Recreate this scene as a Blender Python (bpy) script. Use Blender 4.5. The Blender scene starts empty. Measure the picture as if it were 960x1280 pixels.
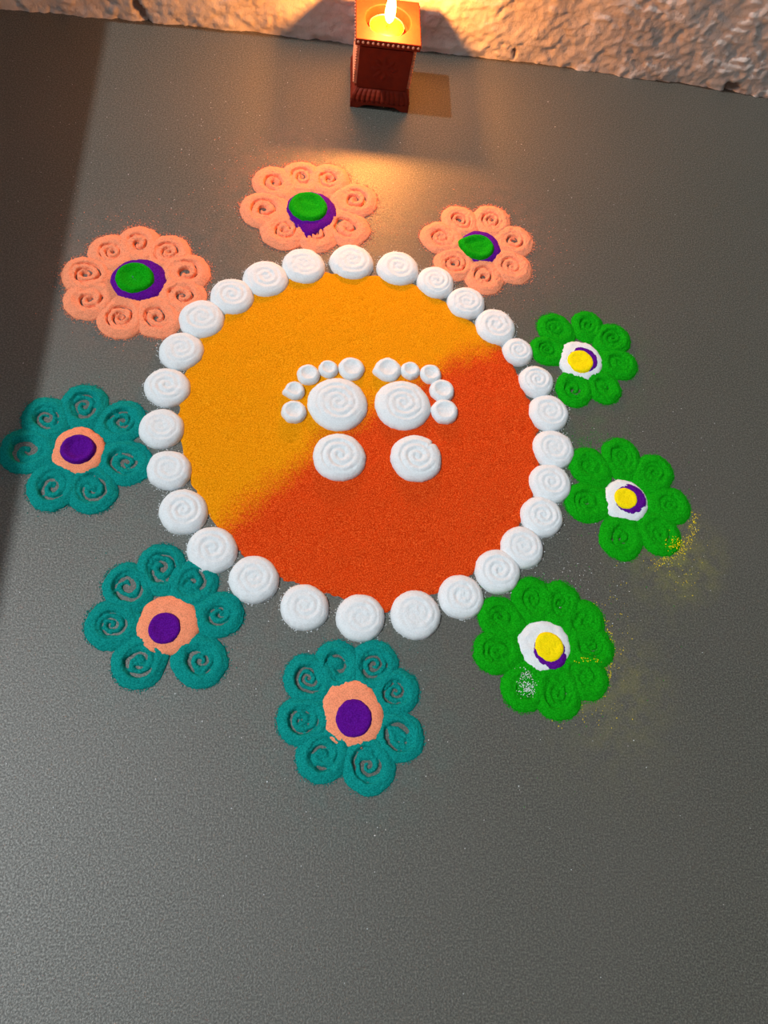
import bpy, bmesh, math, random
import numpy as np
from mathutils import Matrix, Vector

S = bpy.context.scene
COL = S.collection
random.seed(7)
RNG = np.random.default_rng(11)

# ------------------------------------------------------------------ camera
F_PX, CAM_H, PITCH, ROLL, YAW = 960.0, 0.68, math.radians(66), math.radians(18.75), math.radians(-18)
CAM = Vector((0, 0, CAM_H))
def _basis():
    r = Vector((1, 0, 0)); u = Vector((0, math.sin(PITCH), math.cos(PITCH))); f = Vector((0, math.cos(PITCH), -math.sin(PITCH)))
    c, s = math.cos(ROLL), math.sin(ROLL)
    R = Matrix.Rotation(YAW, 3, 'Z')
    return R @ (r * c + u * s), R @ (u * c - r * s), R @ f
CR, CU, CF = _basis()
cd = bpy.data.cameras.new('camera'); cam = bpy.data.objects.new('camera', cd); COL.objects.link(cam)
cd.sensor_fit = 'VERTICAL'; cd.sensor_height = 24.0; cd.lens = F_PX / 1280 * 24.0; cd.clip_start = 0.01
cam.matrix_world = Matrix(((CR.x, CU.x, -CF.x, CAM.x), (CR.y, CU.y, -CF.y, CAM.y), (CR.z, CU.z, -CF.z, CAM.z), (0, 0, 0, 1)))
S.camera = cam

# ------------------------------------------------------------------ light and exposure
w = bpy.data.worlds.new('sky'); S.world = w; w.use_nodes = True
w.node_tree.nodes['Background'].inputs[0].default_value = (0.72, 0.87, 1.0, 1)
w.node_tree.nodes['Background'].inputs[1].default_value = 1.3
SUN_DIR = Vector((0.055, 0.0010, -0.090)).normalized()
sd = bpy.data.lights.new('sun', 'SUN'); sun = bpy.data.objects.new('sun', sd); COL.objects.link(sun)
sd.energy = 2.3; sd.angle = math.radians(0.6); sd.color = (0.95, 0.99, 1.0)
sun.rotation_euler = SUN_DIR.to_track_quat('-Z', 'Y').to_euler(); sun.location = (-1.5, 0.5, 2.5)
FLAME_STRENGTH, CANDLE_WATT = 30.0, 4.4
vs = S.view_settings
vs.view_transform = 'Standard'; vs.look = 'None'; vs.gamma = 1.0; vs.exposure = 0.0; vs.use_curve_mapping = False

# ------------------------------------------------------------------ helpers
def fl(px, py, z=0.0):
    """photo pixel -> point on the horizontal plane at height z"""
    d = CF * F_PX + CR * (px - 480) + CU * (640 - py)
    t = (z - CAM_H) / d.z
    return CAM + d * t
def depth(P): return (P - CAM).dot(CF)
def px_len(P, n): return n * depth(P) / F_PX

def _hash(ix, iy, seed):
    n = (ix.astype(np.int64) * 374761393 + iy.astype(np.int64) * 668265263 + seed * 982451653) & 0x7fffffff
    n = ((n ^ (n >> 13)) * 1274126177) & 0x7fffffff
    n = ((n ^ (n >> 16)) * 374761393) & 0x7fffffff
    return (n & 0xffff) / 65535.0 * 2 - 1
def vnoise(x, y, seed=0):
    x = np.asarray(x, float); y = np.asarray(y, float)
    ix, iy = np.floor(x), np.floor(y); fx, fy = x - ix, y - iy
    fx = fx * fx * (3 - 2 * fx); fy = fy * fy * (3 - 2 * fy)
    a = _hash(ix, iy, seed); b = _hash(ix + 1, iy, seed); c = _hash(ix, iy + 1, seed); d = _hash(ix + 1, iy + 1, seed)
    return (a * (1 - fx) + b * fx) * (1 - fy) + (c * (1 - fx) + d * fx) * fy
def fbm(x, y, seed=0, octs=4):
    s = 0; amp = 1.0; k = 1.0
    for o in range(octs):
        s = s + amp * vnoise(x * k, y * k, seed + o); amp *= 0.5; k *= 2.03
    return s

def link(name, me, mat=None, parent=None, loc=None, smooth=True):
    o = bpy.data.objects.new(name, me); COL.objects.link(o)
    if mat and not me.materials: me.materials.append(mat)
    if parent: o.parent = parent
    if loc is not None: o.location = loc
    if smooth: me.polygons.foreach_set('use_smooth', [True] * len(me.polygons))
    return o
def tag(o, label=None, cat=None, group=None, kind=None):
    if label: o['label'] = label
    if cat: o['category'] = cat
    if group: o['group'] = group
    if kind: o['kind'] = kind
    return o
def empty(name, loc, rz=0):
    o = bpy.data.objects.new(name, None); COL.objects.link(o); o.location = loc; o.rotation_euler = (0, 0, rz)
    o.empty_display_size = 0.02
    return o
def mesh_from(name, verts, faces):
    me = bpy.data.meshes.new(name); me.from_pydata(verts, [], faces); me.update(); return me
def bm_obj(name, bm, mat, parent=None, loc=None, smooth=False):
    me = bpy.data.meshes.new(name); bmesh.ops.recalc_face_normals(bm, faces=bm.faces); bm.to_mesh(me); bm.free()
    return link(name, me, mat, parent, loc, smooth)
def bm_box(bm, x0, x1, y0, y1, z0, z1, tx=0, ty=0):
    """box; tx/ty widen (+) the bottom face relative to the top"""
    v = [bm.verts.new(p) for p in ((x0 - tx, y0 - ty, z0), (x1 + tx, y0 - ty, z0), (x1 + tx, y1 + ty, z0), (x0 - tx, y1 + ty, z0),
                                   (x0, y0, z1), (x1, y0, z1), (x1, y1, z1), (x0, y1, z1))]
    for f in ((3, 2, 1, 0), (4, 5, 6, 7), (0, 1, 5, 4), (1, 2, 6, 5), (2, 3, 7, 6), (3, 0, 4, 7)):
        bm.faces.new([v[i] for i in f])
def bm_lathe(bm, prof, seg=32, cx=0, cy=0, cap=True):
    rings = []
    for r, z in prof:
        if r < 1e-6: rings.append([bm.verts.new((cx, cy, z))])
        else: rings.append([bm.verts.new((cx + r * math.cos(2 * math.pi * i / seg), cy + r * math.sin(2 * math.pi * i / seg), z)) for i in range(seg)])
    for a, b in zip(rings, rings[1:]):
        for i in range(seg):
            j = (i + 1) % seg
            if len(a) == 1: bm.faces.new((a[0], b[i], b[j]))
            elif len(b) == 1: bm.faces.new((a[i], a[j], b[0]))
            else: bm.faces.new((a[i], a[j], b[j], b[i]))

# ------------------------------------------------------------------ materials
def new_mat(name):
    m = bpy.data.materials.new(name); m.use_nodes = True
    nt = m.node_tree; return m, nt, nt.nodes['Principled BSDF']
def N(nt, kind, **kw):
    n = nt.nodes.new(kind)
    for k, v in kw.items(): setattr(n, k, v)
    return n
def noise(nt, vec, scale, detail=2, rough=0.5):
    n = N(nt, 'ShaderNodeTexNoise'); n.inputs['Scale'].default_value = scale; n.inputs['Detail'].default_value = detail
    n.inputs['Roughness'].default_value = rough; nt.links.new(vec, n.inputs['Vector']); return n.outputs['Fac']
def ramp(nt, fac, stops):
    r = N(nt, 'ShaderNodeValToRGB'); el = r.color_ramp.elements
    while len(el) < len(stops): el.new(0.5)
    for e, (p, c) in zip(el, stops): e.position = p; e.color = (*c, 1) if len(c) == 3 else c
    nt.links.new(fac, r.inputs[0]); return r.outputs[0]
def mixc(nt, fac, a, b):
    m = N(nt, 'ShaderNodeMix', data_type='RGBA')
    for s, v in ((m.inputs[0], fac), (m.inputs[6], a), (m.inputs[7], b)):
        if isinstance(v, bpy.types.NodeSocket): nt.links.new(v, s)
        elif isinstance(v, (int, float)): s.default_value = v
        else: s.default_value = (*v, 1)
    return m.outputs[2]
def math_n(nt, op, a, b=None, c=None, clamp=False):
    m = N(nt, 'ShaderNodeMath', operation=op); m.use_clamp = clamp
    for s, v in zip(m.inputs, (a, b, c)):
        if v is None: continue
        if isinstance(v, bpy.types.NodeSocket): nt.links.new(v, s)
        else: s.default_value = v
    return m.outputs[0]
def bump(nt, bsdf, height, strength, dist):
    b = N(nt, 'ShaderNodeBump'); b.inputs['Strength'].default_value = strength; b.inputs['Distance'].default_value = dist
    nt.links.new(height, b.inputs['Height']); nt.links.new(b.outputs[0], bsdf.inputs['Normal'])
def position(nt): return N(nt, 'ShaderNodeNewGeometry').outputs['Position']

def powder(name, col, var=0.25, bstr=0.5):
    m, nt, b = new_mat(name); p = position(nt)
    g = noise(nt, p, 900, 2, 0.6)
    d = tuple(c * (1 - var) for c in col); l = tuple(min(1, c * (1 + var * 0.8) + 0.015 * var) for c in col)
    c1 = ramp(nt, g, [(0.37, d), (0.5, col), (0.64, l)])
    nt.links.new(c1, b.inputs['Base Color'])
    b.inputs['Roughness'].default_value = 0.95; b.inputs['Specular IOR Level'].default_value = 0.06
    bump(nt, b, g, bstr, 0.0006)
    return m
M = {}
M['white'] = powder('white_powder', (0.75, 0.80, 0.83), 0.07, 0.5)
M['peach'] = powder('peach_powder', (0.94, 0.31, 0.165), 0.2)
M['teal'] = powder('teal_powder', (0.003, 0.25, 0.225), 0.3)
M['green'] = powder('green_powder', (0.004, 0.32, 0.004), 0.3)
M['purple'] = powder('purple_powder', (0.10, 0.004, 0.26), 0.25)
M['yellow'] = powder('yellow_powder', (0.95, 0.74, 0.004), 0.12)

def disc_mat():
    # the two powders strewn into each other along their border
    m, nt, b = new_mat('orange_and_red_powder'); p = position(nt)
    g = noise(nt, p, 850, 3, 0.7)
    yel = ramp(nt, g, [(0.34, (0.56, 0.17, 0.001)), (0.5, (0.80, 0.285, 0.001)), (0.68, (0.97, 0.44, 0.015))])
    red = ramp(nt, g, [(0.34, (0.42, 0.022, 0.002)), (0.5, (0.66, 0.050, 0.004)), (0.68, (0.92, 0.16, 0.03))])
    at = N(nt, 'ShaderNodeAttribute', attribute_name='red_share').outputs['Fac']
    n2 = noise(nt, p, 420, 3, 0.7)
    f = math_n(nt, 'ADD', at, math_n(nt, 'MULTIPLY', math_n(nt, 'SUBTRACT', n2, 0.5), 1.3))
    f = math_n(nt, 'MULTIPLY_ADD', f, 1.6, -0.3, clamp=True)
    nt.links.new(mixc(nt, f, yel, red), b.inputs['Base Color'])
    b.inputs['Roughness'].default_value = 0.95; b.inputs['Specular IOR Level'].default_value = 0.06
    bump(nt, b, g, 0.6, 0.0008)
    return m
M['disc'] = disc_mat()

def floor_mat():
    m, nt, b = new_mat('dark_grey_stone_tile'); p = position(nt)
    g = noise(nt, p, 640, 3, 0.7)
    big = noise(nt, p, 5, 3, 0.5)
    c = ramp(nt, g, [(0.36, (0.022, 0.0225, 0.018)), (0.5, (0.061, 0.062, 0.049)), (0.66, (0.160, 0.162, 0.135))])
    c = mixc(nt, ramp(nt, big, [(0.35, (0, 0, 0)), (0.7, (0.25, 0.25, 0.25))]), c, (0.095, 0.088, 0.076))
    # coloured dust strewn on the stone around the powder flowers
    dust_n = ramp(nt, noise(nt, p, 60, 5, 0.75), [(0.40, (0, 0, 0)), (0.75, (1, 1, 1))])
    for (px, py, rad, col, amt) in DUST:
        q = fl(px, py)
        v = N(nt, 'ShaderNodeVectorMath', operation='DISTANCE'); nt.links.new(p, v.inputs[0]); v.inputs[1].default_value = q
        k = math_n(nt, 'SUBTRACT', 1.0, math_n(nt, 'DIVIDE', v.outputs['Value'], rad), clamp=True)
        k = math_n(nt, 'MULTIPLY', math_n(nt, 'MULTIPLY', k, dust_n), amt)
        c = mixc(nt, k, c, col)
    nt.links.new(c, b.inputs['Base Color'])
    nt.links.new(ramp(nt, g, [(0.38, (0.58,) * 3), (0.62, (0.40,) * 3)]), b.inputs['Roughness'])
    b.inputs['Specular IOR Level'].default_value = 1.0
    bump(nt, b, g, 0.45, 0.0008)
    return m
DUST = [(850, 690, 0.06, (0.40, 0.38, 0.01), 0.45), (762, 850, 0.07, (0.40, 0.38, 0.02), 0.3), (822, 720, 0.07, (0.22, 0.24, 0.03), 0.3), (760, 900, 0.10, (0.15, 0.14, 0.05), 0.4),
        (437, 895, 0.12, (0.01, 0.20, 0.18), 0.45), (200, 770, 0.12, (0.01, 0.20, 0.18), 0.3), (110, 560, 0.12, (0.01, 0.20, 0.18), 0.3),
        (175, 340, 0.13, (0.60, 0.25, 0.15), 0.3), (390, 250, 0.14, (0.60, 0.25, 0.15), 0.4), (610, 300, 0.12, (0.60, 0.25, 0.15), 0.3),
        (740, 450, 0.10, (0.02, 0.22, 0.02), 0.3), (735, 570, 0.07, (0.02, 0.22, 0.02), 0.4)]
M['floor'] = floor_mat()

def wall_mat():
    m, nt, b = new_mat('old_whitewashed_plaster'); p = position(nt)
    n1 = noise(nt, p, 9, 5, 0.6); n2 = noise(nt, p, 70, 5, 0.7)
    c = ramp(nt, n1, [(0.3, (0.62, 0.56, 0.52)), (0.55, (0.76, 0.71, 0.67)), (0.8, (0.82, 0.78, 0.74))])
    c = mixc(nt, ramp(nt, n2, [(0.58, (0, 0, 0)), (0.72, (0.6, 0.6, 0.6))]), c, (0.33, 0.24, 0.19))
    at = N(nt, 'ShaderNodeAttribute', attribute_name='chipped').outputs['Fac']
    c = mixc(nt, at, c, (0.26, 0.17, 0.13))
    nt.links.new(c, b.inputs['Base Color']); b.inputs['Roughness'].default_value = 0.75
    b.inputs['Specular IOR Level'].default_value = 0.3
    bump(nt, b, noise(nt, p, 160, 5, 0.7), 0.5, 0.003)
    return m
M['wall'] = wall_mat()

def clay_mat(name, c0, c1, rough=0.45):
    m, nt, b = new_mat(name); p = position(nt)
    n1 = noise(nt, p, 120, 4, 0.6)
    nt.links.new(ramp(nt, n1, [(0.3, c0), (0.7, c1)]), b.inputs['Base Color'])
    b.inputs['Roughness'].default_value = rough; b.inputs['Specular IOR Level'].default_value = 0.25
    bump(nt, b, noise(nt, p, 400, 3), 0.2, 0.0006)
    return m
M['clay'] = clay_mat('terracotta', (0.17, 0.013, 0.003), (0.23, 0.020, 0.004), 0.65)
M['bead'] = clay_mat('terracotta_bead_sunlit', (0.68, 0.24, 0.13), (0.78, 0.32, 0.19), 0.4)  # lightened to paint sunlight onto the ribbed side panels; the beads share it
m, nt, b = new_mat('candle_wax'); M['wax'] = m
n_ = noise(nt, position(nt), 200, 3)
nt.links.new(ramp(nt, n_, [(0.3, (0.84, 0.58, 0.001)), (0.7, (0.92, 0.68, 0.003))]), b.inputs['Base Color'])
b.inputs['Roughness'].default_value = 0.35; b.inputs['Subsurface Weight'].default_value = 0.5
b.inputs['Subsurface Radius'].default_value = (0.006, 0.004, 0.001); b.inputs['Subsurface Scale'].default_value = 1.0
m, nt, b = new_mat('thin_aluminium'); M['alu'] = m
b.inputs['Base Color'].default_value = (0.75, 0.72, 0.65, 1); b.inputs['Metallic'].default_value = 1.0
nt.links.new(ramp(nt, noise(nt, position(nt), 300), [(0.3, (0.25,) * 3), (0.7, (0.4,) * 3)]), b.inputs['Roughness'])
m, nt, b = new_mat('charred_wick'); M['wick'] = m
nt.links.new(ramp(nt, noise(nt, position(nt), 900), [(0.3, (0.02, 0.012, 0.008)), (0.7, (0.06, 0.04, 0.02))]), b.inputs['Base Color'])
b.inputs['Roughness'].default_value = 0.9
m, nt, b = new_mat('candle_flame'); M['flame'] = m
em = N(nt, 'ShaderNodeEmission'); em.inputs[0].default_value = (1.0, 0.36, 0.075, 1)
sx_ = N(nt, 'ShaderNodeSeparateXYZ'); nt.links.new(N(nt, 'ShaderNodeTexCoord').outputs['Generated'], sx_.inputs[0])
hot = math_n(nt, 'POWER', math_n(nt, 'MULTIPLY_ADD', sx_.outputs[2], 1.4, 0.05, clamp=True), 2.0)
nt.links.new(math_n(nt, 'MULTIPLY_ADD', hot, FLAME_STRENGTH, 8.0), em.inputs[1])
ad_ = N(nt, 'ShaderNodeAddShader'); tr_ = N(nt, 'ShaderNodeBsdfTransparent')      # a flame is clear gas that glows
nt.links.new(em.outputs[0], ad_.inputs[0]); nt.links.new(tr_.outputs[0], ad_.inputs[1])
nt.links.new(ad_.outputs[0], nt.nodes['Material Output'].inputs['Surface'])

# ------------------------------------------------------------------ structure
# floor: one large slab of dark stone, reaching from the parapet to the wall
def floor():
    bm = bmesh.new(); bm_box(bm, -1.05, 2.4, -1.3, 1.10, -0.03, 0.0)
    tag(bm_obj('floor', bm, M['floor']), kind='structure')
floor()

WALL_Y = 0.946
CHIPS = [(643, 71, 0.0035, 0.009), (177, 15, 0.006, 0.024), (912, 110, 0.014, 0.009)]
def wall_back():
    xs = np.concatenate([np.linspace(-1.05, -0.52, 14)[:-1], np.arange(-0.52, 0.86, 0.0028), np.linspace(0.86, 2.4, 30)[1:]])
    zs = np.concatenate([np.arange(-0.004, 0.26, 0.0028), np.linspace(0.26, 3.0, 50)[1:]])
    X, Z = np.meshgrid(xs, zs)
    bow = np.interp(X, [-1.05, -0.37, -0.18, 0.05, 0.33, 0.54, 0.64, 2.4], [-0.012, -0.012, -0.005, -0.001, 0.0, -0.008, -0.016, -0.016])
    lump = 0.0020 * fbm(X * 30, Z * 36, 3, 3) + 0.0021 * np.abs(fbm(X * 85, Z * 110, 9, 3)) + 0.0006 * vnoise(X * 330, Z * 330, 21)
    low = np.exp(-Z / 0.03)
    lump = lump + low * (0.0014 * fbm(X * 45, Z * 60, 31, 3))
    # hard-edged flakes where coats of paint have come away
    fk = fbm(X * 38, Z * 50, 57, 3); flake = np.clip((fk - 0.55) * 8, 0, 1) * 0.0018
    Y = WALL_Y + bow - lump + flake
    chip = np.zeros_like(X)
    for (px, py, rx, rz) in CHIPS:
        d = CF * F_PX + CR * (px - 480) + CU * (640 - py); t = (WALL_Y - 0.004) / d.y; q = CAM + d * t
        e = np.sqrt(((X - q.x + 0.3 * (Z - max(q.z, 0.006))) / rx) ** 2 + ((Z - max(q.z, 0.006)) / rz) ** 2) + 0.45 * fbm(X * 120, Z * 120, 77, 2)
        chip = np.maximum(chip, np.clip((1 - e) * 3, 0, 1))
    Y = Y + chip * 0.006
    ny, nx = X.shape
    verts = np.stack([X, Y, Z], -1).reshape(-1, 3)
    idx = np.arange(ny * nx).reshape(ny, nx)
    faces = np.stack([idx[:-1, :-1], idx[:-1, 1:], idx[1:, 1:], idx[1:, :-1]], -1).reshape(-1, 4)
    nb = len(verts)
    back = [(-1.05, 1.10, -0.004), (2.4, 1.10, -0.004), (2.4, 1.10, 3.0), (-1.05, 1.10, 3.0)]
    me = mesh_from('wall_back', verts.tolist() + back, faces.tolist() + [(nb + 1, nb, nb + 3, nb + 2)])
    a = me.attributes.new('chipped', 'FLOAT', 'POINT'); a.data.foreach_set('value', chip.reshape(-1).tolist() + [0] * 4)
    tag(link('wall_back', me, M['wall']), kind='structure')
wall_back()

# parapet of the veranda: its top edge throws the dark strip over the floor
def wall_left():
    sill = 1.0; x1 = -0.242 + SUN_DIR.x / SUN_DIR.z * sill
    bm = bmesh.new(); bm_box(bm, x1 - 0.14, x1, -1.3, 1.10, -0.03, sill)
    tag(bm_obj('wall_left', bm, M['wall']), kind='structure')
wall_left()

# unseen roof and walls added to hold back sky light; only the parapet side is open
def shell():
    for nm, b_ in (('unseen_ceiling', (-0.95, 2.54, -1.44, 1.10, 3.0, 3.1)), ('unseen_wall_right', (2.4, 2.54, -1.3, 1.10, -0.03, 3.0)), ('unseen_wall_front', (-0.95, 2.54, -1.44, -1.3, -0.03, 3.0))):
        bm = bmesh.new(); bm_box(bm, *b_); tag(bm_obj(nm, bm, M['wall']), kind='structure')
shell()

# ------------------------------------------------------------------ powder mounds
def polar(R, hfun, nr=22, nt=56, edge=0.02, seed=0, lobes=(), inward=None, ex=1.0, rot=0.0, grain=0.00016):
    """heightfield on a disc of radius R; rho in 0..1, returns a mesh centred on the origin"""
    th = np.linspace(0, 2 * np.pi, nt, endpoint=False)
    rho = 1 - (1 - np.linspace(0, 1, nr + 1)[1:]) ** 1.35
    out = np.ones(nt) + edge * fbm(np.cos(th) * 2.2 + 7, np.sin(th) * 2.2 + seed * 3.1, seed, 3) + edge * 0.35 * RNG.uniform(-1, 1, nt)
    for a, amp, wd in lobes: out += amp * np.exp(-(((th - a + np.pi) % (2 * np.pi) - np.pi) / wd) ** 2)
    if inward is not None: out *= 1 + inward[1] * np.maximum(0, np.cos(th - inward[0])) ** 2
    A, B = np.meshgrid(rho, th, indexing='ij')
    Rr = A * R * out[None, :]
    x = Rr * np.cos(B); y = Rr * np.sin(B) * ex
    c, s = math.cos(rot), math.sin(rot); x, y = x * c - y * s, x * s + y * c
    z = hfun(A, B, x, y)
    z = z + grain * RNG.uniform(-1, 1, z.shape) * (A < 0.99)
    z[-1, :] = -0.0004
    verts = [(0, 0, float(hfun(np.array([[0.0]]), np.array([[0.0]]), np.array([[0.0]]), np.array([[0.0]]))[0, 0]))]
    verts += np.stack([x, y, z], -1).reshape(-1, 3).tolist()
    faces = [(0, 1 + i, 1 + (i + 1) % nt) for i in range(nt)]
    for k in range(nr - 1):
        o = 1 + k * nt
        faces += [(o + i, o + nt + i, o + nt + (i + 1) % nt, o + (i + 1) % nt) for i in range(nt)]
    return mesh_from('mound', verts, faces)

def swirl_h(H, seed, turns=2.6, amp=0.0008, p=5.0, dish=0.0006, phase=0.0):
    def h(A, B, x, y):
        prof = np.clip(1 - A ** p, 0, 1) ** 0.55
        w_ = np.clip((0.80 - A) / 0.12, 0, 1)
        ph = 2 * np.pi * (A * turns / 0.8) - B + phase + 0.5 * fbm(x * 70 + seed, y * 70, seed + 3, 2)
        s = 2 * (0.5 + 0.5 * np.cos(ph)) ** 0.55 - 1.2
        amp_ = amp * (0.75 + 0.5 * vnoise(x * 60 + seed, y * 60, seed + 9))
        z = H * prof - dish * np.clip(1 - (A / 0.75) ** 2, 0, 1) + amp_ * s * w_ * np.clip(A / 0.08, 0, 1)
        return z + 0.0003 * fbm(x * 220, y * 220, seed, 2) * prof
    return h
def pad_h(H, seed, dish=0.0020, p=6.0):
    def h(A, B, x, y):
        prof = np.clip(1 - A ** p, 0, 1) ** 0.55
        return H * prof - dish * np.clip(1 - (A / 0.62) ** 2, 0, 1) ** 0.7 + 0.00025 * fbm(x * 260, y * 260, seed, 2) * prof
    return h
def petal_h(H, seed, style, k=1.0, turns=1.6, phase=0.0, reach=0.62):
    """a soft mound whose middle is raked by a spiral groove; a deep groove bares the floor"""
    depth_, sharp, drop = {'teal': (0.0050, 1.0, 0.42), 'peach': (0.0115, 4.5, 0.06), 'green': (0.0030, 1.2, 0.32)}[style]
    depth_ *= k
    def h(A, B, x, y):
        prof = np.clip(1 - A ** 3.4, 0, 1) ** 0.6
        w_ = np.clip((reach - A) / 0.09, 0, 1)
        ph = 2 * np.pi * (A * turns / reach) - B + phase + 0.9 * fbm(x * 75 + seed, y * 75, seed + 3, 2)
        s = np.clip(0.5 + 0.5 * np.cos(ph), 0, 1) ** (2 * sharp)
        ragged = np.clip(0.75 + 0.6 * fbm(x * 110 + seed, y * 110, seed + 5, 2), 0, 1.3)
        z = H * prof - depth_ * s * w_ * ragged - drop * depth_ * w_ - 0.45 * depth_ * np.exp(-(A / 0.13) ** 2) * ragged
        z = z + 0.0005 * np.exp(-((A - 0.70) / 0.10) ** 2)
        return z + (0.0005 * fbm(x * 170, y * 170, seed, 3) + 0.0005 * vnoise(x * 620, y * 620, seed + 8)) * prof
    return h
def flat_h(H, seed, p=7.0, dish=0.0, rim=0.0):
    def h(A, B, x, y):
        prof = np.clip(1 - A ** p, 0, 1) ** 0.6
        z = H * prof - dish * (lambda q: q * q * (3 - 2 * q))(np.clip((0.86 - A) / 0.5, 0, 1)) + rim * np.exp(-((A - 0.84) / 0.09) ** 2)
        return z + 0.0004 * fbm(x * 200, y * 200, seed, 3) * prof
    return h

# ---- the big two-coloured disc of powder
RING = [(440, 326, 56, 0), (380, 331, 55, 0), (332, 347, 58, 0), (290, 369, 56, 0), (252, 397, 58, 0), (226.5, 437, 57, 0), (208.7, 482.5, 58, 0),
        (201.7, 534, 56, 0), (211, 586, 57, 0), (229, 638, 63, 0), (265, 686, 63, 0), (317.5, 723, 64, 0), (381, 758, 62, 0), (451, 771, 62, 0),
        (520, 767, 64, 0), (577, 745, 59, 0), (623, 713, 59, 0), (653.5, 683, 57, 0), (678, 644.5, 56, 0), (688.5, 603, 56, 0), (692.5, 560, 55, 0),
        (687, 515, 53, 0), (671, 475.5, 46, 0), (647.5, 438.5, 41, 0), (620, 407, 54, 0), (583, 377, 50, 0), (545, 351.5, 49, 0), (498, 334, 54, 0)]
OUTL = [(222, 530), (229, 480), (245, 432), (272, 400), (302, 370), (345, 350), (390, 340), (440, 341), (495, 347), (540, 366), (585, 398),
        (628, 432), (652, 476), (668, 520), (674, 562), (670, 605), (660, 642), (640, 672), (608, 704), (560, 735), (520, 750), (486, 764),
        (448, 750), (408, 742), (365, 727), (318, 705), (279, 664), (253, 628), (235, 582)]
BORDER = [(180, 700), (275, 652), (330, 612), (385, 568), (420, 540), (470, 505), (540, 462), (600, 440), (640, 425), (760, 380)]
DISC_H = 0.0022
def disc():
    P = np.array([fl(x, y, DISC_H)[:2] for x, y in OUTL]); c = P.mean(0)
    B = np.array([fl(x, y, DISC_H)[:2] for x, y in BORDER])
    ang = np.arctan2(P[:, 1] - c[1], P[:, 0] - c[0]); rad = np.hypot(*(P - c).T)
    o = np.argsort(ang); ang, rad = ang[o], rad[o]
    st = 0.0021; n = 108
    gx = np.arange(-n, n + 1) * st
    X, Y = np.meshgrid(gx, gx)
    rim = lambda t: np.interp(t, np.concatenate([ang - 2 * np.pi, ang, ang + 2 * np.pi]), np.tile(rad, 3))
    r = np.hypot(X, Y); t = np.arctan2(Y, X)
    Rm = rim(t) * (1 + 0.012 * fbm(X * 120, Y * 120, 4, 3))
    inside = r < Rm
    # snap outer vertices to the rim so the outline stays round
    Z = DISC_H * np.clip((Rm - r) / 0.004, 0, 1) ** 0.6 + 0.00035 * fbm(X * 90, Y * 90, 12, 3) + 0.00022 * RNG.uniform(-1, 1, X.shape)
    k = np.where(inside, 1.0, Rm / np.maximum(r, 1e-6))
    Xs, Ys = X * k, Y * k; Z = np.where(inside, Z, 0.0001)
    # signed distance to the border of the two colours (positive on the red side)
    wx, wy = Xs + c[0], Ys + c[1]; best = np.full(X.shape, 9.0); sign = np.zeros(X.shape)
    for a, b_ in zip(B, B[1:]):
        d = b_ - a; u = np.clip(((wx - a[0]) * d[0] + (wy - a[1]) * d[1]) / (d @ d), 0, 1)
        qx, qy = wx - a[0] - u * d[0], wy - a[1] - u * d[1]; dist = np.hypot(qx, qy)
        sg = np.sign(qx * d[1] - qy * d[0]); sel = dist < best
        best = np.where(sel, dist, best); sign = np.where(sel, sg, sign)
    sdist = best * sign + 0.006 * fbm(wx * 40, wy * 40, 40, 3)
    share = np.clip(0.5 + sdist / 0.048, 0, 1)
    root = empty('powder_disc', (c[0], c[1], 0))
    tag(root, 'large flat powder disc, yellow orange on one side and red orange on the other', 'powder disc')
    ny, nx = X.shape; idx = np.arange(ny * nx).reshape(ny, nx)
    quads = np.stack([idx[:-1, :-1], idx[:-1, 1:], idx[1:, 1:], idx[1:, :-1]], -1).reshape(-1, 4)
    insf = inside.reshape(-1)[quads].any(1)
    red = (share.reshape(-1)[quads].mean(1) > 0.5)
    V = np.stack([Xs, Ys, Z], -1).reshape(-1, 3); sh = share.reshape(-1)
    for name, sel in (('yellow_powder_half', insf & ~red), ('red_powder_half', insf & red)):
        q = quads[sel]; used, inv = np.unique(q, return_inverse=True)
        me = mesh_from(name, V[used].tolist(), inv.reshape(-1, 4).tolist())
        at = me.attributes.new('red_share', 'FLOAT', 'POINT'); at.data.foreach_set('value', sh[used].tolist())
        ob = link(name, me, M['disc'], root)
        tag(ob, 'golden yellow orange powder' if 'yellow' in name else 'deep red orange powder')
disc()

# ---- ring of white swirls
W_ = 'white swirl mound '
RING_LABELS = [W_ + t for t in (
    'beside the trickling peach flower, next along towards the small peach flower',
    'touching the peach flower whose purple disc trickles outward',
    'midway between the nine-petalled peach flower and the trickling peach flower',
    'second along the ring from the nine-petalled peach flower towards the candle',
    'pressed against the nine-petalled peach flower',
    'just past the nine-petalled peach flower towards the half-shaded teal flower',
    'between the nine-petalled peach and half-shaded teal flowers, nearer the teal one',
    'touching the teal flower that has a petal in shade',
    'next to the half-shaded teal flower, towards the sunlit teal flower',
    'midway between the half-shaded teal flower and the seven-petalled sunlit teal flower',
    'touching the seven-petalled sunlit teal flower where the powder turns red',
    'just past the seven-petalled sunlit teal flower towards the eight-petalled teal flower',
    'standing apart between the seven-petalled and eight-petalled teal flowers',
    'touching the eight-petalled teal flower with the wide peach disc',
    'between the eight-petalled teal flower and the largest green flower',
    'merging with its neighbour just before the largest green flower',
    'pressed against the largest green flower with the spilt white petal',
    'squeezed between its neighbours just past the largest green flower',
    'between the largest green flower and the green flower with purple crescent',
    'touching the green flower that has a wide purple crescent',
    'just past the purple-crescent green flower towards the smallest green flower',
    'between the purple-crescent and smallest green flowers, nearer the smallest',
    'touching the smallest green flower beside the red powder',
    'smallest of the ring, tucked against the smallest green flower',
    'between the smallest green flower and the small peach flower',
    'pressed against the small peach flower with the teardrop green centre',
    'touching the small peach flower, next along towards the candle',
    'midway between the trickling peach flower and the small peach flower')]
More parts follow.
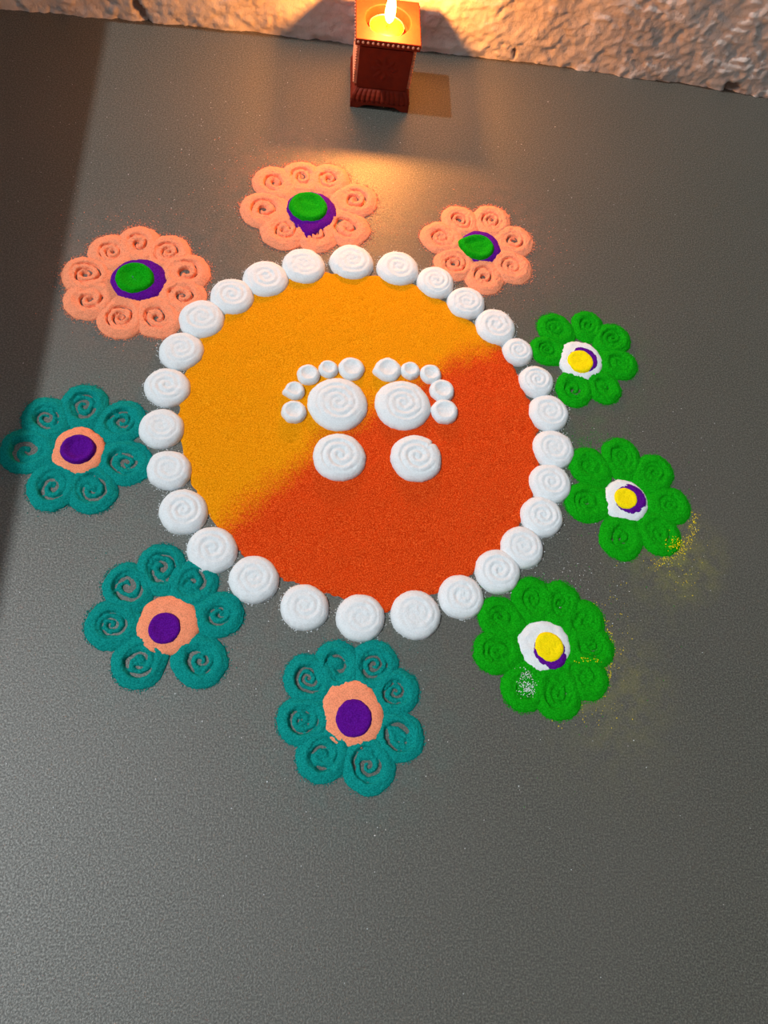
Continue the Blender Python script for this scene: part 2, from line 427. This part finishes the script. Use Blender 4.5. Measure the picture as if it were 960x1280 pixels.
ring_objs = []
for i, (x, y, wpx, _) in enumerate(RING):
    H = 0.0085
    P = fl(x, y, H * 0.55); R = px_len(P, wpx) / 2
    me = polar(R, swirl_h(H, i, turns=2.8, amp=0.0005, phase=RNG.uniform(0, 6.28)), nr=26, nt=64, edge=0.02, seed=i, ex=RNG.uniform(0.95, 1.0), rot=RNG.uniform(0, 3))
    ob = link('white_swirl_mound', me, M['white'], None, (P.x, P.y, 0.0))
    ring_objs.append(ob)
    tag(ob, RING_LABELS[i], 'powder mound', 'white swirl mounds ringing the orange disc')

# ---- two footprints
def ang(x0, y0, x1, y1):
    d = fl(x1, y1) - fl(x0, y0); return math.atan2(d.y, d.x)
def footprint(label, ball, heel, toes, nick=()):
    c = fl((ball[0] + heel[0]) / 2, (ball[1] + heel[1]) / 2, DISC_H)
    z0 = DISC_H * 0.8
    root = empty('powder_footprint', (c.x, c.y, z0)); tag(root, label, 'footprint', 'white footprints on the orange disc')
    k = 0
    for nm, (x, y, wpx), H in (('ball_of_foot', ball, 0.0085), ('heel', heel, 0.0085)):
        P = fl(x, y, z0 + H * 0.55); R = px_len(P, wpx) / 2
        me = polar(R, swirl_h(H, 50 + k, turns=3.3 if nm[0] == 'b' else 2.9, amp=0.0007, phase=RNG.uniform(0, 6)), nr=34, nt=96, edge=0.02, seed=60 + int(x), lobes=nick if nm == 'heel' else ())
        link(nm, me, M['white'], root, (P.x - c.x, P.y - c.y, 0)); k += 1
    for (x, y, wpx, lob) in toes:
        H = 0.0068; P = fl(x, y, z0 + H * 0.5); R = px_len(P, wpx) / 2
        me = polar(R, pad_h(H, int(x)), nr=18, nt=44, edge=0.03, seed=int(x), lobes=lob)
        link('toe', me, M['white'], root, (P.x - c.x, P.y - c.y, 0))
footprint('white powder footprint whose little toe lies on the yellow powder', (422.5, 503, 76), (424.5, 569.5, 67),
          [(439.4, 460, 33, ()), (410.4, 460.5, 25, ()), (385.5, 467.5, 29, ()), (368.5, 487.5, 26, ((3.4, 0.25, 0.3),)), (367.5, 514, 32, ())])
footprint('white powder footprint with a nicked heel and its little toe on the red powder', (504, 504.5, 71), (521, 571, 66),
          [(485, 461, 34, ((3.4, 0.18, 0.3),)), (513, 462.5, 25, ()), (538.5, 467, 28, ()), (553, 487.5, 32, ()), (556, 513.5, 35, ())], nick=((ang(521, 571, 545, 550), -0.10, 0.05),))

# ---- nine flowers: petals, one or two under-discs, a pressed centre
def px_disc(root, c, name, spec, H, hf, mat, edge, seed, lobes=(), label=None):
    x, y, wpx, ratio, rot = spec
    P = fl(x, y, H); R = px_len(P, wpx) / 2
    me = polar(R, hf, nr=20, nt=60, edge=edge, seed=seed, ex=ratio, rot=rot, lobes=lobes)
    o = link(name, me, mat, root, (P.x - c.x, P.y - c.y, 0))
    if label: o['label'] = label
    return o
PETALS = []          # (position, radius, colour) for the strewn grains
def flower(label, colour, group, centre, petals, under, mid, core, gd, seed, H=0.0048):
    c = fl(centre[0], centre[1], 0)
    root = empty('powder_flower', (c.x, c.y, 0)); tag(root, label, 'powder flower', group)
    for k, (x, y, r) in enumerate(petals):
        P = fl(x, y, H * 0.6); R = px_len(P, r)
        a = math.atan2(c.y - P.y, c.x - P.x)
        me = polar(R, petal_h(H * RNG.uniform(0.92, 1.08), seed * 20 + k, colour, RNG.uniform(0.8, 1.2), turns=RNG.uniform(1.4, 2.2), phase=RNG.uniform(0, 6.28), reach=RNG.uniform(0.52, 0.62)),
                   nr=30, nt=80, edge=0.04, seed=seed * 20 + k, inward=(a, 0.35 if colour == 'green' else 0.26), grain=0.0003)
        link('petal', me, M[colour], root, (P.x - c.x, P.y - c.y, 0))
        PETALS.append((P.x, P.y, R, colour, a))
    for j, (nm, col, spec, hh, dish, rim, lob, edge) in enumerate(under):
        px_disc(root, c, nm, spec, hh, flat_h(hh, seed + j, dish=dish, rim=rim), M[col], edge, seed * 7 + j, lob, col + ' powder')

PE = 'peach powder flowers by the candle'; GR = 'green powder flowers beside the disc'; TE = 'teal powder flowers beside the disc'
flower('peach powder flower with nine petals and a green centre on a wide purple disc', 'peach', PE, (172, 346),
       [(139.6, 314, 29), (173, 303, 28), (211, 314, 28), (234, 339, 29), (229, 369, 29), (197, 396, 30), (151, 397, 30), (111, 374, 31), (106, 342, 29)],
       None or [('under_disc', 'purple', (173, 347, 72, 0.92, 0.2), 0.0062, 0, 0, (), 0.03), ('centre', 'green', (167.5, 343, 51, 0.96, 0), 0.0112, 0.0044, 0.0002, (), 0.02)],
       None, None, 0.0042, 1)
flower('peach powder flower closest to the candle stand, its purple disc trickling outward', 'peach', PE, (389, 258),
       [(343, 227, 28), (378, 220, 27), (412, 223, 26), (445, 249, 28), (435, 284, 29), (395, 292, 28), (355, 287, 30), (330, 261, 30)],
       [('under_disc', 'purple', (390, 261, 66, 1.0, 0), 0.0066, 0, 0, ((-1.72, 0.32, 0.28),), 0.03), ('centre', 'green', (386, 254.5, 51, 0.98, 0), 0.0112, 0.0036, 0.0004, (), 0.02)],
       None, None, 0.0038, 2)
flower('small peach powder flower with seven petals and a teardrop green centre', 'peach', PE, (600, 308),
       [(575, 274, 24), (615, 274, 25), (643, 300, 25), (641, 333, 26), (606, 346, 26), (568, 329, 26), (551, 296, 26)],
       [('under_disc', 'purple', (601, 306.5, 55, 0.98, 0.3), 0.0058, 0, 0, (), 0.03), ('centre', 'green', (599, 305, 44, 0.92, 0), 0.0104, 0.0040, 0.0002, ((2.85, 0.22, 0.35),), 0.02)],
       None, None, 0.0042, 3)
flower('smallest green powder flower, its yellow centre nearly covering the purple disc', 'green', GR, (730, 448),
       [(694, 409, 23), (735, 405, 21), (767, 422, 23), (776, 454, 23), (756, 484, 23), (718, 487, 24), (684, 437, 22)],
       [('outer_disc', 'white', (727.5, 448, 60, 0.98, 0), 0.0058, 0, 0, (), 0.06), ('under_disc', 'purple', (729, 448.5, 45, 0.98, 0), 0.0066, 0, 0, (), 0.02), ('centre', 'yellow', (726.7, 450, 37, 0.98, 0), 0.0084, 0.0010, 0.0004, (), 0.02)],
       None, None, 0.0026, 4)
flower('green powder flower with a wide purple crescent beside its yellow centre', 'green', GR, (785, 626),
       [(736, 581, 26), (777, 569, 26), (819, 590, 26), (840, 631, 26), (826, 668, 28), (778, 673, 29), (733, 627, 28)],
       [('outer_disc', 'white', (784, 624, 58, 1.04, 0), 0.0058, 0, 0, ((-2.6, 0.08, 0.5),), 0.05), ('under_disc', 'purple', (788, 623.5, 49, 0.98, 0.5), 0.0066, 0, 0, (), 0.02), ('centre', 'yellow', (783.5, 622, 33, 0.98, 0), 0.0084, 0.0008, 0.0004, (), 0.02)],
       None, None, 0.0026, 5)
flower('largest green powder flower, white powder spilt onto one of its nine petals', 'green', GR, (684, 809),
       [(667.5, 748, 29), (701, 752, 28), (731, 776, 28), (741, 808, 29), (733, 846, 30), (697.5, 867, 33), (656, 860, 30), (620, 814, 29), (625, 771, 28)],
       [('outer_disc', 'white', (682.5, 806, 70, 0.95, 0), 0.0058, 0, 0, ((-2.0, 0.16, 0.25),), 0.05), ('under_disc', 'purple', (687.5, 813, 50, 1.04, 0.6), 0.0066, 0, 0, (), 0.03), ('centre', 'yellow', (687.5, 808, 42, 1.0, 0), 0.0084, 0.0008, 0.0004, (), 0.03)],
       None, None, 0.0026, 6)
flower('teal powder flower with eight petals around a wide peach disc', 'teal', TE, (441, 892),
       [(385, 847, 31), (422, 830, 31), (468, 830, 31), (496, 864, 30), (501, 921, 31), (461, 957, 35), (403, 945, 34), (377, 900, 32)],
       [('under_disc', 'peach', (441.4, 891, 82, 1.08, 0.25), 0.0058, 0, 0, (), 0.06), ('centre', 'purple', (442.6, 897, 50, 1.02, 0), 0.0084, 0.0010, 0.0005, (), 0.02)],
       None, None, 0.0044, 7)
flower('teal powder flower with seven petals lying wholly in the sun', 'teal', TE, (207, 780),
       [(202, 708, 31), (242, 727, 31), (275, 767, 30), (251, 826, 34), (173, 828, 34), (138, 780, 33), (158, 732, 31)],
       [('under_disc', 'peach', (210, 780, 80, 0.98, 0), 0.0058, 0, 0, (), 0.06), ('centre', 'purple', (205, 784, 44, 1.0, 0), 0.0086, 0.0014, 0.0005, (), 0.02)],
       None, None, 0.0044, 8)
flower('teal powder flower with one petal in the dark shade of the parapet', 'teal', TE, (97, 561),
       [(57, 521, 30), (105, 505, 30), (153, 525, 30), (158, 577, 32), (115, 612, 32), (65, 608, 33), (32, 562, 33)],
       [('under_disc', 'peach', (97.5, 562, 66, 1.06, 0), 0.0058, 0, 0, (), 0.06), ('centre', 'purple', (96, 558.5, 46, 0.95, 0), 0.0112, 0.0044, 0.0002, (), 0.02)],
       None, None, 0.0042, 9)

# ------------------------------------------------------------------ candle stand
ST = Vector((0.0945, 0.866, 0.0)); PL = 0.0374; TOP = 0.090
def stand():
    root = empty('candle_stand', ST)
    tag(root, 'square terracotta pedestal with a beaded top plate against the plaster wall', 'candle stand')
    # feet: corner blocks with a shallow arch between them on every side
    bm = bmesh.new(); hw = 0.0362; t = 0.009
    for s in range(4):
        n = 16; pts = []
        for i in range(n + 1):
            u = -hw + 2 * hw * i / n; e = abs(u) / hw
            z = 0.0 if e > 0.66 else 0.0052 * min(1, (0.66 - e) / 0.12) ** 0.5
            pts.append((u, z))
        R = Matrix.Rotation(s * math.pi / 2, 3, 'Z'); rows = []
        for u, z in pts:
            uu = u * (hw - t) / hw
            rows.append([bm.verts.new(R @ Vector(p)) for p in ((u, -hw, z), (u, -hw, 0.0085), (uu, -hw + t, 0.0085), (uu, -hw + t, z))])
        for a, b_ in zip(rows, rows[1:]):
            for k in range(4): bm.faces.new((a[k], a[(k + 1) % 4], b_[(k + 1) % 4], b_[k]))
    bm_obj('foot_ring', bm, M['clay'], root)
    # fluted flare above the feet: ridges run up and inward
    bm = bmesh.new(); nf = 12
    for s in range(4):
        R = Matrix.Rotation(s * math.pi / 2, 3, 'Z'); cols = []
        steps = nf * 6
        for i in range(steps + 1):
            u = -1 + 2 * i / steps; ph = (i % 6) / 6.0
            rid = 0.0014 * abs(math.sin(math.pi * i / 6.0)) if 0 < i < steps else 0
            col = []
            for z, half in ((0.0085, 0.0362), (0.012, 0.0366), (0.017, 0.0352), (0.021, 0.0328), (0.0235, 0.0312), (0.0235, 0.0300)):
                k = rid if 0.0085 <= z < 0.0230 else 0
                col.append(bm.verts.new(R @ Vector((u * half, -(half - 0.0014 + k), z))))
            cols.append(col)
        for a, b_ in zip(cols, cols[1:]):
            for k in range(5): bm.faces.new((a[k], b_[k], b_[k + 1], a[k + 1]))
    bm_box(bm, -0.0300, 0.0300, -0.0300, 0.0300, 0.0086, 0.0234)
    bm_obj('fluted_base', bm, M['clay'], root)
    # shaft
    bm = bmesh.new(); bm_box(bm, -0.0312, 0.0312, -0.0312, 0.0312, 0.0235, 0.0775, -0.0008, -0.0008)
    bmesh.ops.bevel(bm, geom=list(bm.edges), offset=0.0012, segments=2, affect='EDGES')
    shaft = bm_obj('shaft', bm, M['clay'], root)
    # ribbed side panels and a carved rosette panel front and back
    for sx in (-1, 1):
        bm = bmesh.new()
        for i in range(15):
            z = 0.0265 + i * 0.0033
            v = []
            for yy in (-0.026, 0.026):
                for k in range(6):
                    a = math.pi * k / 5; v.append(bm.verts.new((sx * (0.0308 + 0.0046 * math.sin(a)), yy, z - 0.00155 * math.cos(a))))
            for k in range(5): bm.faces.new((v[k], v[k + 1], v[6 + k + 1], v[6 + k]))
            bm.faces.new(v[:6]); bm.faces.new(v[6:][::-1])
        bm_obj('ribbed_panel', bm, M['bead'], root)['label'] = 'ribbed side panel with sunlight painted into its salmon tone'
    for sy in (-1, 1):
        bm = bmesh.new()
        for k in range(8):
            a = k * math.pi / 4
            cx, cz = 0.0105 * math.cos(a), 0.051 + 0.0105 * math.sin(a); ring_ = []
            for j in range(10):
                b_ = 2 * math.pi * j / 10; lx, lz = 0.0065 * math.cos(b_), 0.0033 * math.sin(b_)
                ring_.append(bm.verts.new((cx + lx * math.cos(a) - lz * math.sin(a), sy * 0.0309, cz + lx * math.sin(a) + lz * math.cos(a))))
            tip = bm.verts.new((cx, sy * 0.0327, cz))
            for j in range(10): bm.faces.new((ring_[j], ring_[(j + 1) % 10], tip))
        bm_obj('carved_rosette', bm, M['clay'], root)
    # top plate with a round well for the candle
    bm = bmesh.new(); seg = 64; well = 0.0265
    def sq(a, h):
        c, s = math.cos(a), math.sin(a); k = h / max(abs(c), abs(s)); return c * k, s * k
    loops = []
    for kind, h, z in (('s', 0.030, 0.0775), ('s', 0.0345, 0.0800), ('s', PL, 0.0822), ('s', PL, TOP - 0.0006), ('s', PL - 0.0006, TOP), ('c', well + 0.001, TOP), ('c', well, TOP - 0.001), ('c', well - 0.002, TOP - 0.0105), ('c', 0.0001, TOP - 0.0105)):
        lp = []
        for i in range(seg):
            a = 2 * math.pi * (i + 0.5) / seg if False else 2 * math.pi * i / seg + math.pi / 4
            x, y = sq(a, h) if kind == 's' else (h * math.cos(a), h * math.sin(a))
            lp.append(bm.verts.new((x, y, z)))
        loops.append(lp)
    for a, b_ in zip(loops, loops[1:]):
        for i in range(seg): bm.faces.new((a[i], a[(i + 1) % seg], b_[(i + 1) % seg], b_[i]))
    bm.faces.new(loops[0][::-1]); bm.faces.new(loops[-1])
    bm_obj('top_plate', bm, M['clay'], root)
    # bead moulding along the four edges, too small to pick apart: one string per side
    for s in range(4):
        bm = bmesh.new(); R = Matrix.Rotation(s * math.pi / 2, 4, 'Z')
        for i in range(13):
            u = -PL + 0.0028 + i * (2 * PL - 0.0056) / 12
            bmesh.ops.create_icosphere(bm, subdivisions=1, radius=0.0019, matrix=R @ Matrix.Translation((u, -PL, 0.0862)))
        bm_obj('bead_string', bm, M['bead'], root, smooth=True)
stand()

def tealight():
    base = TOP - 0.0105
    P = fl(483.5, 33, base + 0.0072)
    root = empty('tealight_candle', (P.x, P.y, base)); tag(root, 'lit yellow tealight burning in the well of the terracotta stand', 'candle')
    bm = bmesh.new(); bm_lathe(bm, [(0, 0.0002), (0.0193, 0.0002), (0.0199, 0.0075), (0.0203, 0.0078), (0.0201, 0.0073), (0.0193, 0.0008), (0, 0.0008)], 48)
    bm_obj('cup', bm, M['alu'], root, smooth=True)
    bm = bmesh.new(); bm_lathe(bm, [(0, 0.0009), (0.0190, 0.0009), (0.0193, 0.0070), (0.0185, 0.0074), (0.012, 0.0071), (0.004, 0.0068), (0, 0.0067)], 48)
    bm_obj('wax', bm, M['wax'], root, smooth=True)
    bm = bmesh.new()
    prev = None
    for i in range(6):
        z = 0.0060 + i * 0.0017; x = 0.0002 * i * i * 0.5
        ring_ = [bm.verts.new((x + 0.0008 * math.cos(a), 0.0008 * math.sin(a), z)) for a in [k * math.pi / 4 for k in range(8)]]
        if prev:
            for k in range(8): bm.faces.new((prev[k], prev[(k + 1) % 8], ring_[(k + 1) % 8], ring_[k]))
        prev = ring_
    bm.faces.new(prev)
    bm_obj('wick', bm, M['wick'], root, smooth=True)
    bm = bmesh.new()
    prof = [(0, 0.0115), (0.0022, 0.0122), (0.0044, 0.0150), (0.0058, 0.0195), (0.0062, 0.0245), (0.0057, 0.0305), (0.0045, 0.0370), (0.0030, 0.0430), (0.0015, 0.0485), (0.0005, 0.0520), (0, 0.0535)]
    bm_lathe(bm, prof, 24, 0.0018, 0)
    fo = bm_obj('flame', bm, M['flame'], root, smooth=True)
    ld = bpy.data.lights.new('candle_light', 'POINT'); lo_ = bpy.data.objects.new('candle_light', ld); COL.objects.link(lo_)
    ld.energy = CANDLE_WATT; ld.color = (1.0, 0.33, 0.055); ld.shadow_soft_size = 0.0045
    lo_.parent = root; lo_.location = (0.0018, 0, 0.0435)
tealight()

# ------------------------------------------------------------------ strewn grains (nobody could count them)
def grains(name, pts, mat, label, lo, hi):
    pts = [p if len(p) == 3 else (*p, 0.0) for p in pts]
    oct_v = np.array([(1, 0, 0), (-1, 0, 0), (0, 1, 0), (0, -1, 0), (0, 0, 1), (0, 0, -1)], float)
    oct_f = np.array([(0, 2, 4), (2, 1, 4), (1, 3, 4), (3, 0, 4), (2, 0, 5), (1, 2, 5), (3, 1, 5), (0, 3, 5)])
    pts = np.array(pts); n = len(pts)
    s = RNG.uniform(lo, hi, n)[:, None, None] * RNG.uniform(0.7, 1.3, (n, 1, 3))
    V = oct_v[None] * s
    V[..., 2] *= 0.8
    V = V + (pts + np.concatenate([np.zeros((n, 2)), s[:, 0, 2:3] * 0.7], 1))[:, None, :]
    Fc = oct_f[None] + (np.arange(n) * 6)[:, None, None]
    me = mesh_from(name, V.reshape(-1, 3).tolist(), Fc.reshape(-1, 3).tolist())
    tag(link(name, me, mat, smooth=False), label, 'powder', kind='stuff')
def scatter_px(cx, cy, sx, sy, n):
    out = []
    for _ in range(n):
        q = fl(cx + random.gauss(0, sx), cy + random.gauss(0, sy))
        if q.y < 0.93: out.append((q.x, q.y))
    return out
G = {k: [] for k in ('white', 'peach', 'teal', 'green', 'yellow')}
for (x, y, R, col, a) in PETALS:
    for _ in range(190 if col == 'peach' else 160):
        t = a + math.pi + random.gauss(0, 1.0); r = R * (0.98 + abs(random.gauss(0, 0.09 if col == 'peach' else 0.05)))
        G[col].append((x + r * math.cos(t), y + r * math.sin(t)))
    for _ in range(16 if col == 'peach' else 3):
        t = a + math.pi + random.gauss(0, 1.0); r = R * (1.05 + abs(random.gauss(0, 0.5)))
        G[col].append((x + r * math.cos(t), y + r * math.sin(t)))
for i, (x, y, wpx, _) in enumerate(RING):
    P = fl(x, y, 0.003); R = px_len(P, wpx) / 2
    for _ in range(70):
        t = random.uniform(0, 6.283); r = R * (0.99 + abs(random.gauss(0, 0.05)))
        G['white'].append((P.x + r * math.cos(t), P.y + r * math.sin(t)))
G['peach'] += scatter_px(340, 205, 45, 18, 90) + scatter_px(180, 285, 70, 22, 90) + scatter_px(660, 330, 25, 30, 70) + scatter_px(455, 270, 18, 28, 120)
G['white'] += scatter_px(250, 200, 110, 60, 130) + scatter_px(560, 250, 120, 50, 90) + scatter_px(800, 560, 70, 120, 60) + scatter_px(600, 650, 220, 160, 60) + scatter_px(180, 800, 110, 120, 50) + scatter_px(400, 1010, 170, 60, 40) + scatter_px(480, 700, 300, 300, 90) + scatter_px(40, 250, 30, 120, 14) + scatter_px(720, 720, 40, 30, 60)
def on_top(x0, y0, sx, sy, n, z):
    return [(q[0], q[1], z + random.uniform(0, 0.0006)) for q in scatter_px(x0, y0, sx, sy, n)]
for k in range(260):      # a line of yellow powder along the outer edges of two green flowers
    t = random.random()
    for (a, b_, c) in (((735, 752), (778, 800), (748, 870)), ((866, 640), (866, 690), (815, 703))):
        x = (1 - t) ** 2 * a[0] + 2 * t * (1 - t) * b_[0] + t * t * c[0]; y = (1 - t) ** 2 * a[1] + 2 * t * (1 - t) * b_[1] + t * t * c[1]
        q = fl(x + random.gauss(2, 4), y + random.gauss(2, 4)); G['yellow'].append((q.x, q.y))
G['yellow'] += scatter_px(770, 800, 14, 60, 50) + scatter_px(720, 893, 24, 10, 40) + scatter_px(850, 712, 16, 14, 40) + on_top(843, 683, 7, 5, 90, 0.0042) + on_top(736, 826, 10, 3, 30, 0.004)
G['white'] += on_top(657, 862, 7, 5, 160, 0.0030) + on_top(655, 845, 5, 5, 60, 0.0042)
G['green'] += scatter_px(735, 553, 16, 7, 130) + scatter_px(690, 800, 80, 80, 80)
for col, nm, lb in (('white', 'white_powder_grains', 'loose white powder grains strewn over the dark floor'),
                    ('peach', 'peach_powder_grains', 'loose peach powder grains strewn around the peach flowers'),
                    ('teal', 'teal_powder_grains', 'loose teal powder grains fringing the teal flowers'),
                    ('green', 'green_powder_grains', 'loose green powder grains fringing the green flowers'),
                    ('yellow', 'yellow_powder_grains', 'loose yellow powder grains spilt beside the green flowers')):
    grains(nm, G[col], M[col], lb, 0.00028, 0.00062)
